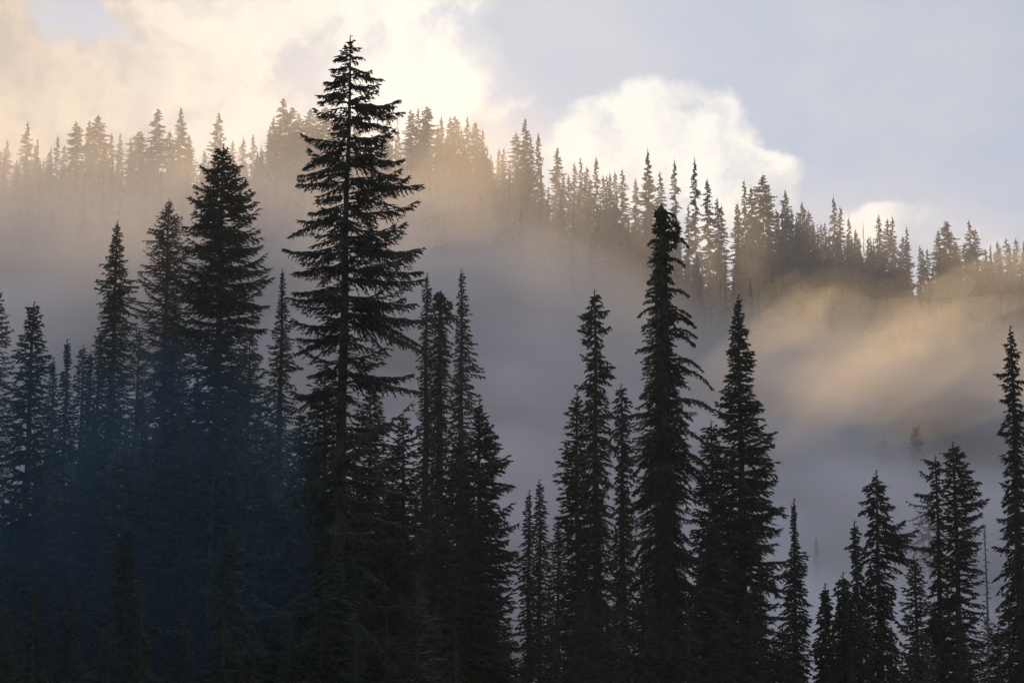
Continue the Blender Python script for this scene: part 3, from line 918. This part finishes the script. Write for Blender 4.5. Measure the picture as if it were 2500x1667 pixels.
hz = link('haze', box_mesh('haze', (-700, -40, -62), (700, 640, 150), vol_mat('haze', (0.80, 0.87, 0.96), 0.00016, 0.4)))
tag(hz, 'thin haze filling the air over the whole valley', 'haze', kind='stuff')


def mist_bank(name, x0, x1, yb, zlo, ztop, thick, label, mat, seed, nx_=90, nz_=70, wav=1.0, gamma=1.4, tmax=238.0, low=1.0):
    """closed body of mist: flat-ish rear at depth yb, front bulging towards the camera by thick * (1-s)^gamma"""
    V = []
    for layer in (0, 1):
        for j in range(nz_ + 1):
            for i in range(nx_ + 1):
                x = x0 + (x1 - x0) * i / nx_
                zt = ztop(x)
                s = (j / nz_) ** 0.8
                z = zlo + (zt - zlo) * s
                e = min(1.0, 6.0 * min(i, nx_ - i) / nx_)
                nz1 = noise.fractal(Vector((x * 0.011, z * 0.02, seed)), 1.0, 2.1, 4)
                nz2 = noise.fractal(Vector((x * 0.028, z * 0.05, seed + 4.2)), 1.0, 2.1, 4)
                th = thick(x) * e * (1 - s) ** gamma * (low + (1 - low) * min(1.0, s / 0.55)) * (1 + wav * (0.55 * nz1 + 0.28 * nz2))
                th = min(th, tmax)
                th = max(th, 0.02) if j < nz_ and 0 < i < nx_ else 0.02
                yy = yb - (th if layer == 0 else -0.18 * th)
                if j == nz_:
                    z += 6 * nz2 * wav
                V.append((x, yy, z))
    n = (nx_ + 1)
    m = n * (nz_ + 1)
    Q = []
    for j in range(nz_):
        for i in range(nx_):
            a = j * n + i
            Q.append((a, a + 1, a + n + 1, a + n))
            Q.append((m + a, m + a + n, m + a + n + 1, m + a + 1))
    for i in range(nx_):
        Q.append((i, m + i, m + i + 1, i + 1))
        a = nz_ * n + i
        Q.append((a, a + 1, m + a + 1, m + a))
    for j in range(nz_):
        a = j * n
        Q.append((a, a + n, m + a + n, m + a))
        a = j * n + nx_
        Q.append((a, m + a, m + a + n, a + n))
    o = link(name, mesh_np(name, np.array(V), None, Q, mat, smooth=False))
    tag(o, label, 'mist', kind='stuff')
    return o


def interp_px(rows, Y):
    X = np.array([at(a, b, Y).x for a, b in rows])
    Z = np.array([at(a, b, Y).z for a, b in rows])
    return lambda x: float(np.interp(x, X, Z))


MIST = vol_mat('mist', (1.0, 0.978, 0.98), 0.032, 0.1)
MIST_THIN = vol_mat('thin_mist', (0.95, 0.89, 0.84), 0.0052, 0.6)
top1 = interp_px([(-900, 330), (0, 330), (500, 340), (1000, 330), (1300, 470), (1700, 680), (2500, 700), (3400, 740)], 400)
mist_bank('mist', -330, 330, 405, -26, top1, lambda x: 225.0, 'thick mist bank hiding the slope between the near trees and the ridge', MIST, 3.0, gamma=1.35, wav=0.75)
top2 = interp_px([(-900, -160), (0, -160), (500, -120), (900, -80), (1250, 60), (1700, 400), (2500, 450), (3400, 520)], 290)
mist_bank('mist_veil', -260, 260, 300, 10, top2, lambda x: float(np.interp(x, [-260, -60, -20, 10, 30, 50, 75, 260], [120, 112, 112, 74, 24, 18, 40, 60])), 'thin sunlit mist drifting in front of the ridge', MIST_THIN, 11.0, gamma=1.0, low=0.3, wav=0.8)


def wisp(px, py, dist, hx, hz_, depth, tilt, seed, label, mat):
    c = at(px, py, dist)
    V, n, m = [], 48, 30
    for j in range(m + 1):
        for i in range(n):
            a, b = 2 * PI * i / n, PI * j / m
            d = Vector((math.sin(b) * math.cos(a), math.sin(b) * math.sin(a), math.cos(b)))
            k = 1 + 0.5 * noise.fractal(d * 1.2 + Vector((seed * 5, 0, 0)), 1.0, 2.0, 3)
            x_, z_ = d.x * hx * k, d.z * hz_ * k
            V.append((c.x + x_ * math.cos(tilt) - z_ * math.sin(tilt), dist + d.y * depth * k, c.z + x_ * math.sin(tilt) + z_ * math.cos(tilt)))
    Q = [(j * n + i, (j + 1) * n + i, (j + 1) * n + (i + 1) % n, j * n + (i + 1) % n) for j in range(m) for i in range(n)]
    o = link('mist_wisp', mesh_np('mist_wisp', np.array(V), None, Q, mat))
    tag(o, label, 'mist', kind='stuff')


SUN_TINT = vol_mat('sun_tint_wisp', (0.97, 0.84, 0.64), 0.0065, 0.6)  # gold of the sunlight put into the scatter colour
wisp(2290, 900, 225, 14, 7, 16, 0.1, 1.0, 'gold tinted patch of sunlit mist above the lower right trees', SUN_TINT)
wisp(2050, 860, 235, 17, 9, 14, 0.4, 2.0, 'faint gold tinted sunlit mist between the pointed fir and the right edge', SUN_TINT)
wisp(2380, 730, 250, 16, 5, 12, 0.35, 3.0, 'gold tinted wisp of sunlit mist rising below the right end of the ridge', SUN_TINT)
wisp(1110, 450, 260, 13, 8, 12, 0.6, 4.0, 'gold tinted wisp of sunlit mist beside the top half of the tallest fir', SUN_TINT)
SHADE_TINT = vol_mat('shade_tint_mist', (0.06, 0.32, 0.62), 0.0017, 0.0)  # added mist bodies, the blue of the shade put into their colour
wisp(380, 1380, 96, 10.5, 9.0, 38, 0.05, 6.5, 'added blue tinted mist for the shade low among the left hand trees', SHADE_TINT)
wisp(480, 1240, 104, 8, 8.5, 38, 0.0, 9.5, 'added blue tinted mist for the shade below the twin tipped fir', SHADE_TINT)

top3 = interp_px([(a, b - 190) for a, b in SOLID], 430)
mist_bank('mist_veil', -240, 240, 436, 45, top3, lambda x: float(np.interp(x, [-240, -5, 30, 60, 240], [60, 66, 58, 46, 56])), 'thin sunlit mist caught among the firs of the ridge', MIST_THIN, 31.0, gamma=0.8, low=0.2, wav=1.2)

rw = random.Random(8)
for k in range(5):
    px = rw.uniform(1850, 2560)
    wisp(px, 690 + (px - 1750) * 0.1 + rw.uniform(0, 300), rw.uniform(205, 275), rw.uniform(5, 11), rw.uniform(2.4, 4.5), rw.uniform(5, 9), rw.uniform(0.2, 0.8),
         20.0 + k, 'streak of gold tinted sunlit mist over the right hand slope', SUN_TINT)

for o in bpy.data.objects:
    if o.get('label') and len(o['label'].split()) > 16:
        print('LONG', o['label'])
print('TRIS', sum(len(m.polygons) * (m.users > 0) for m in bpy.data.meshes))
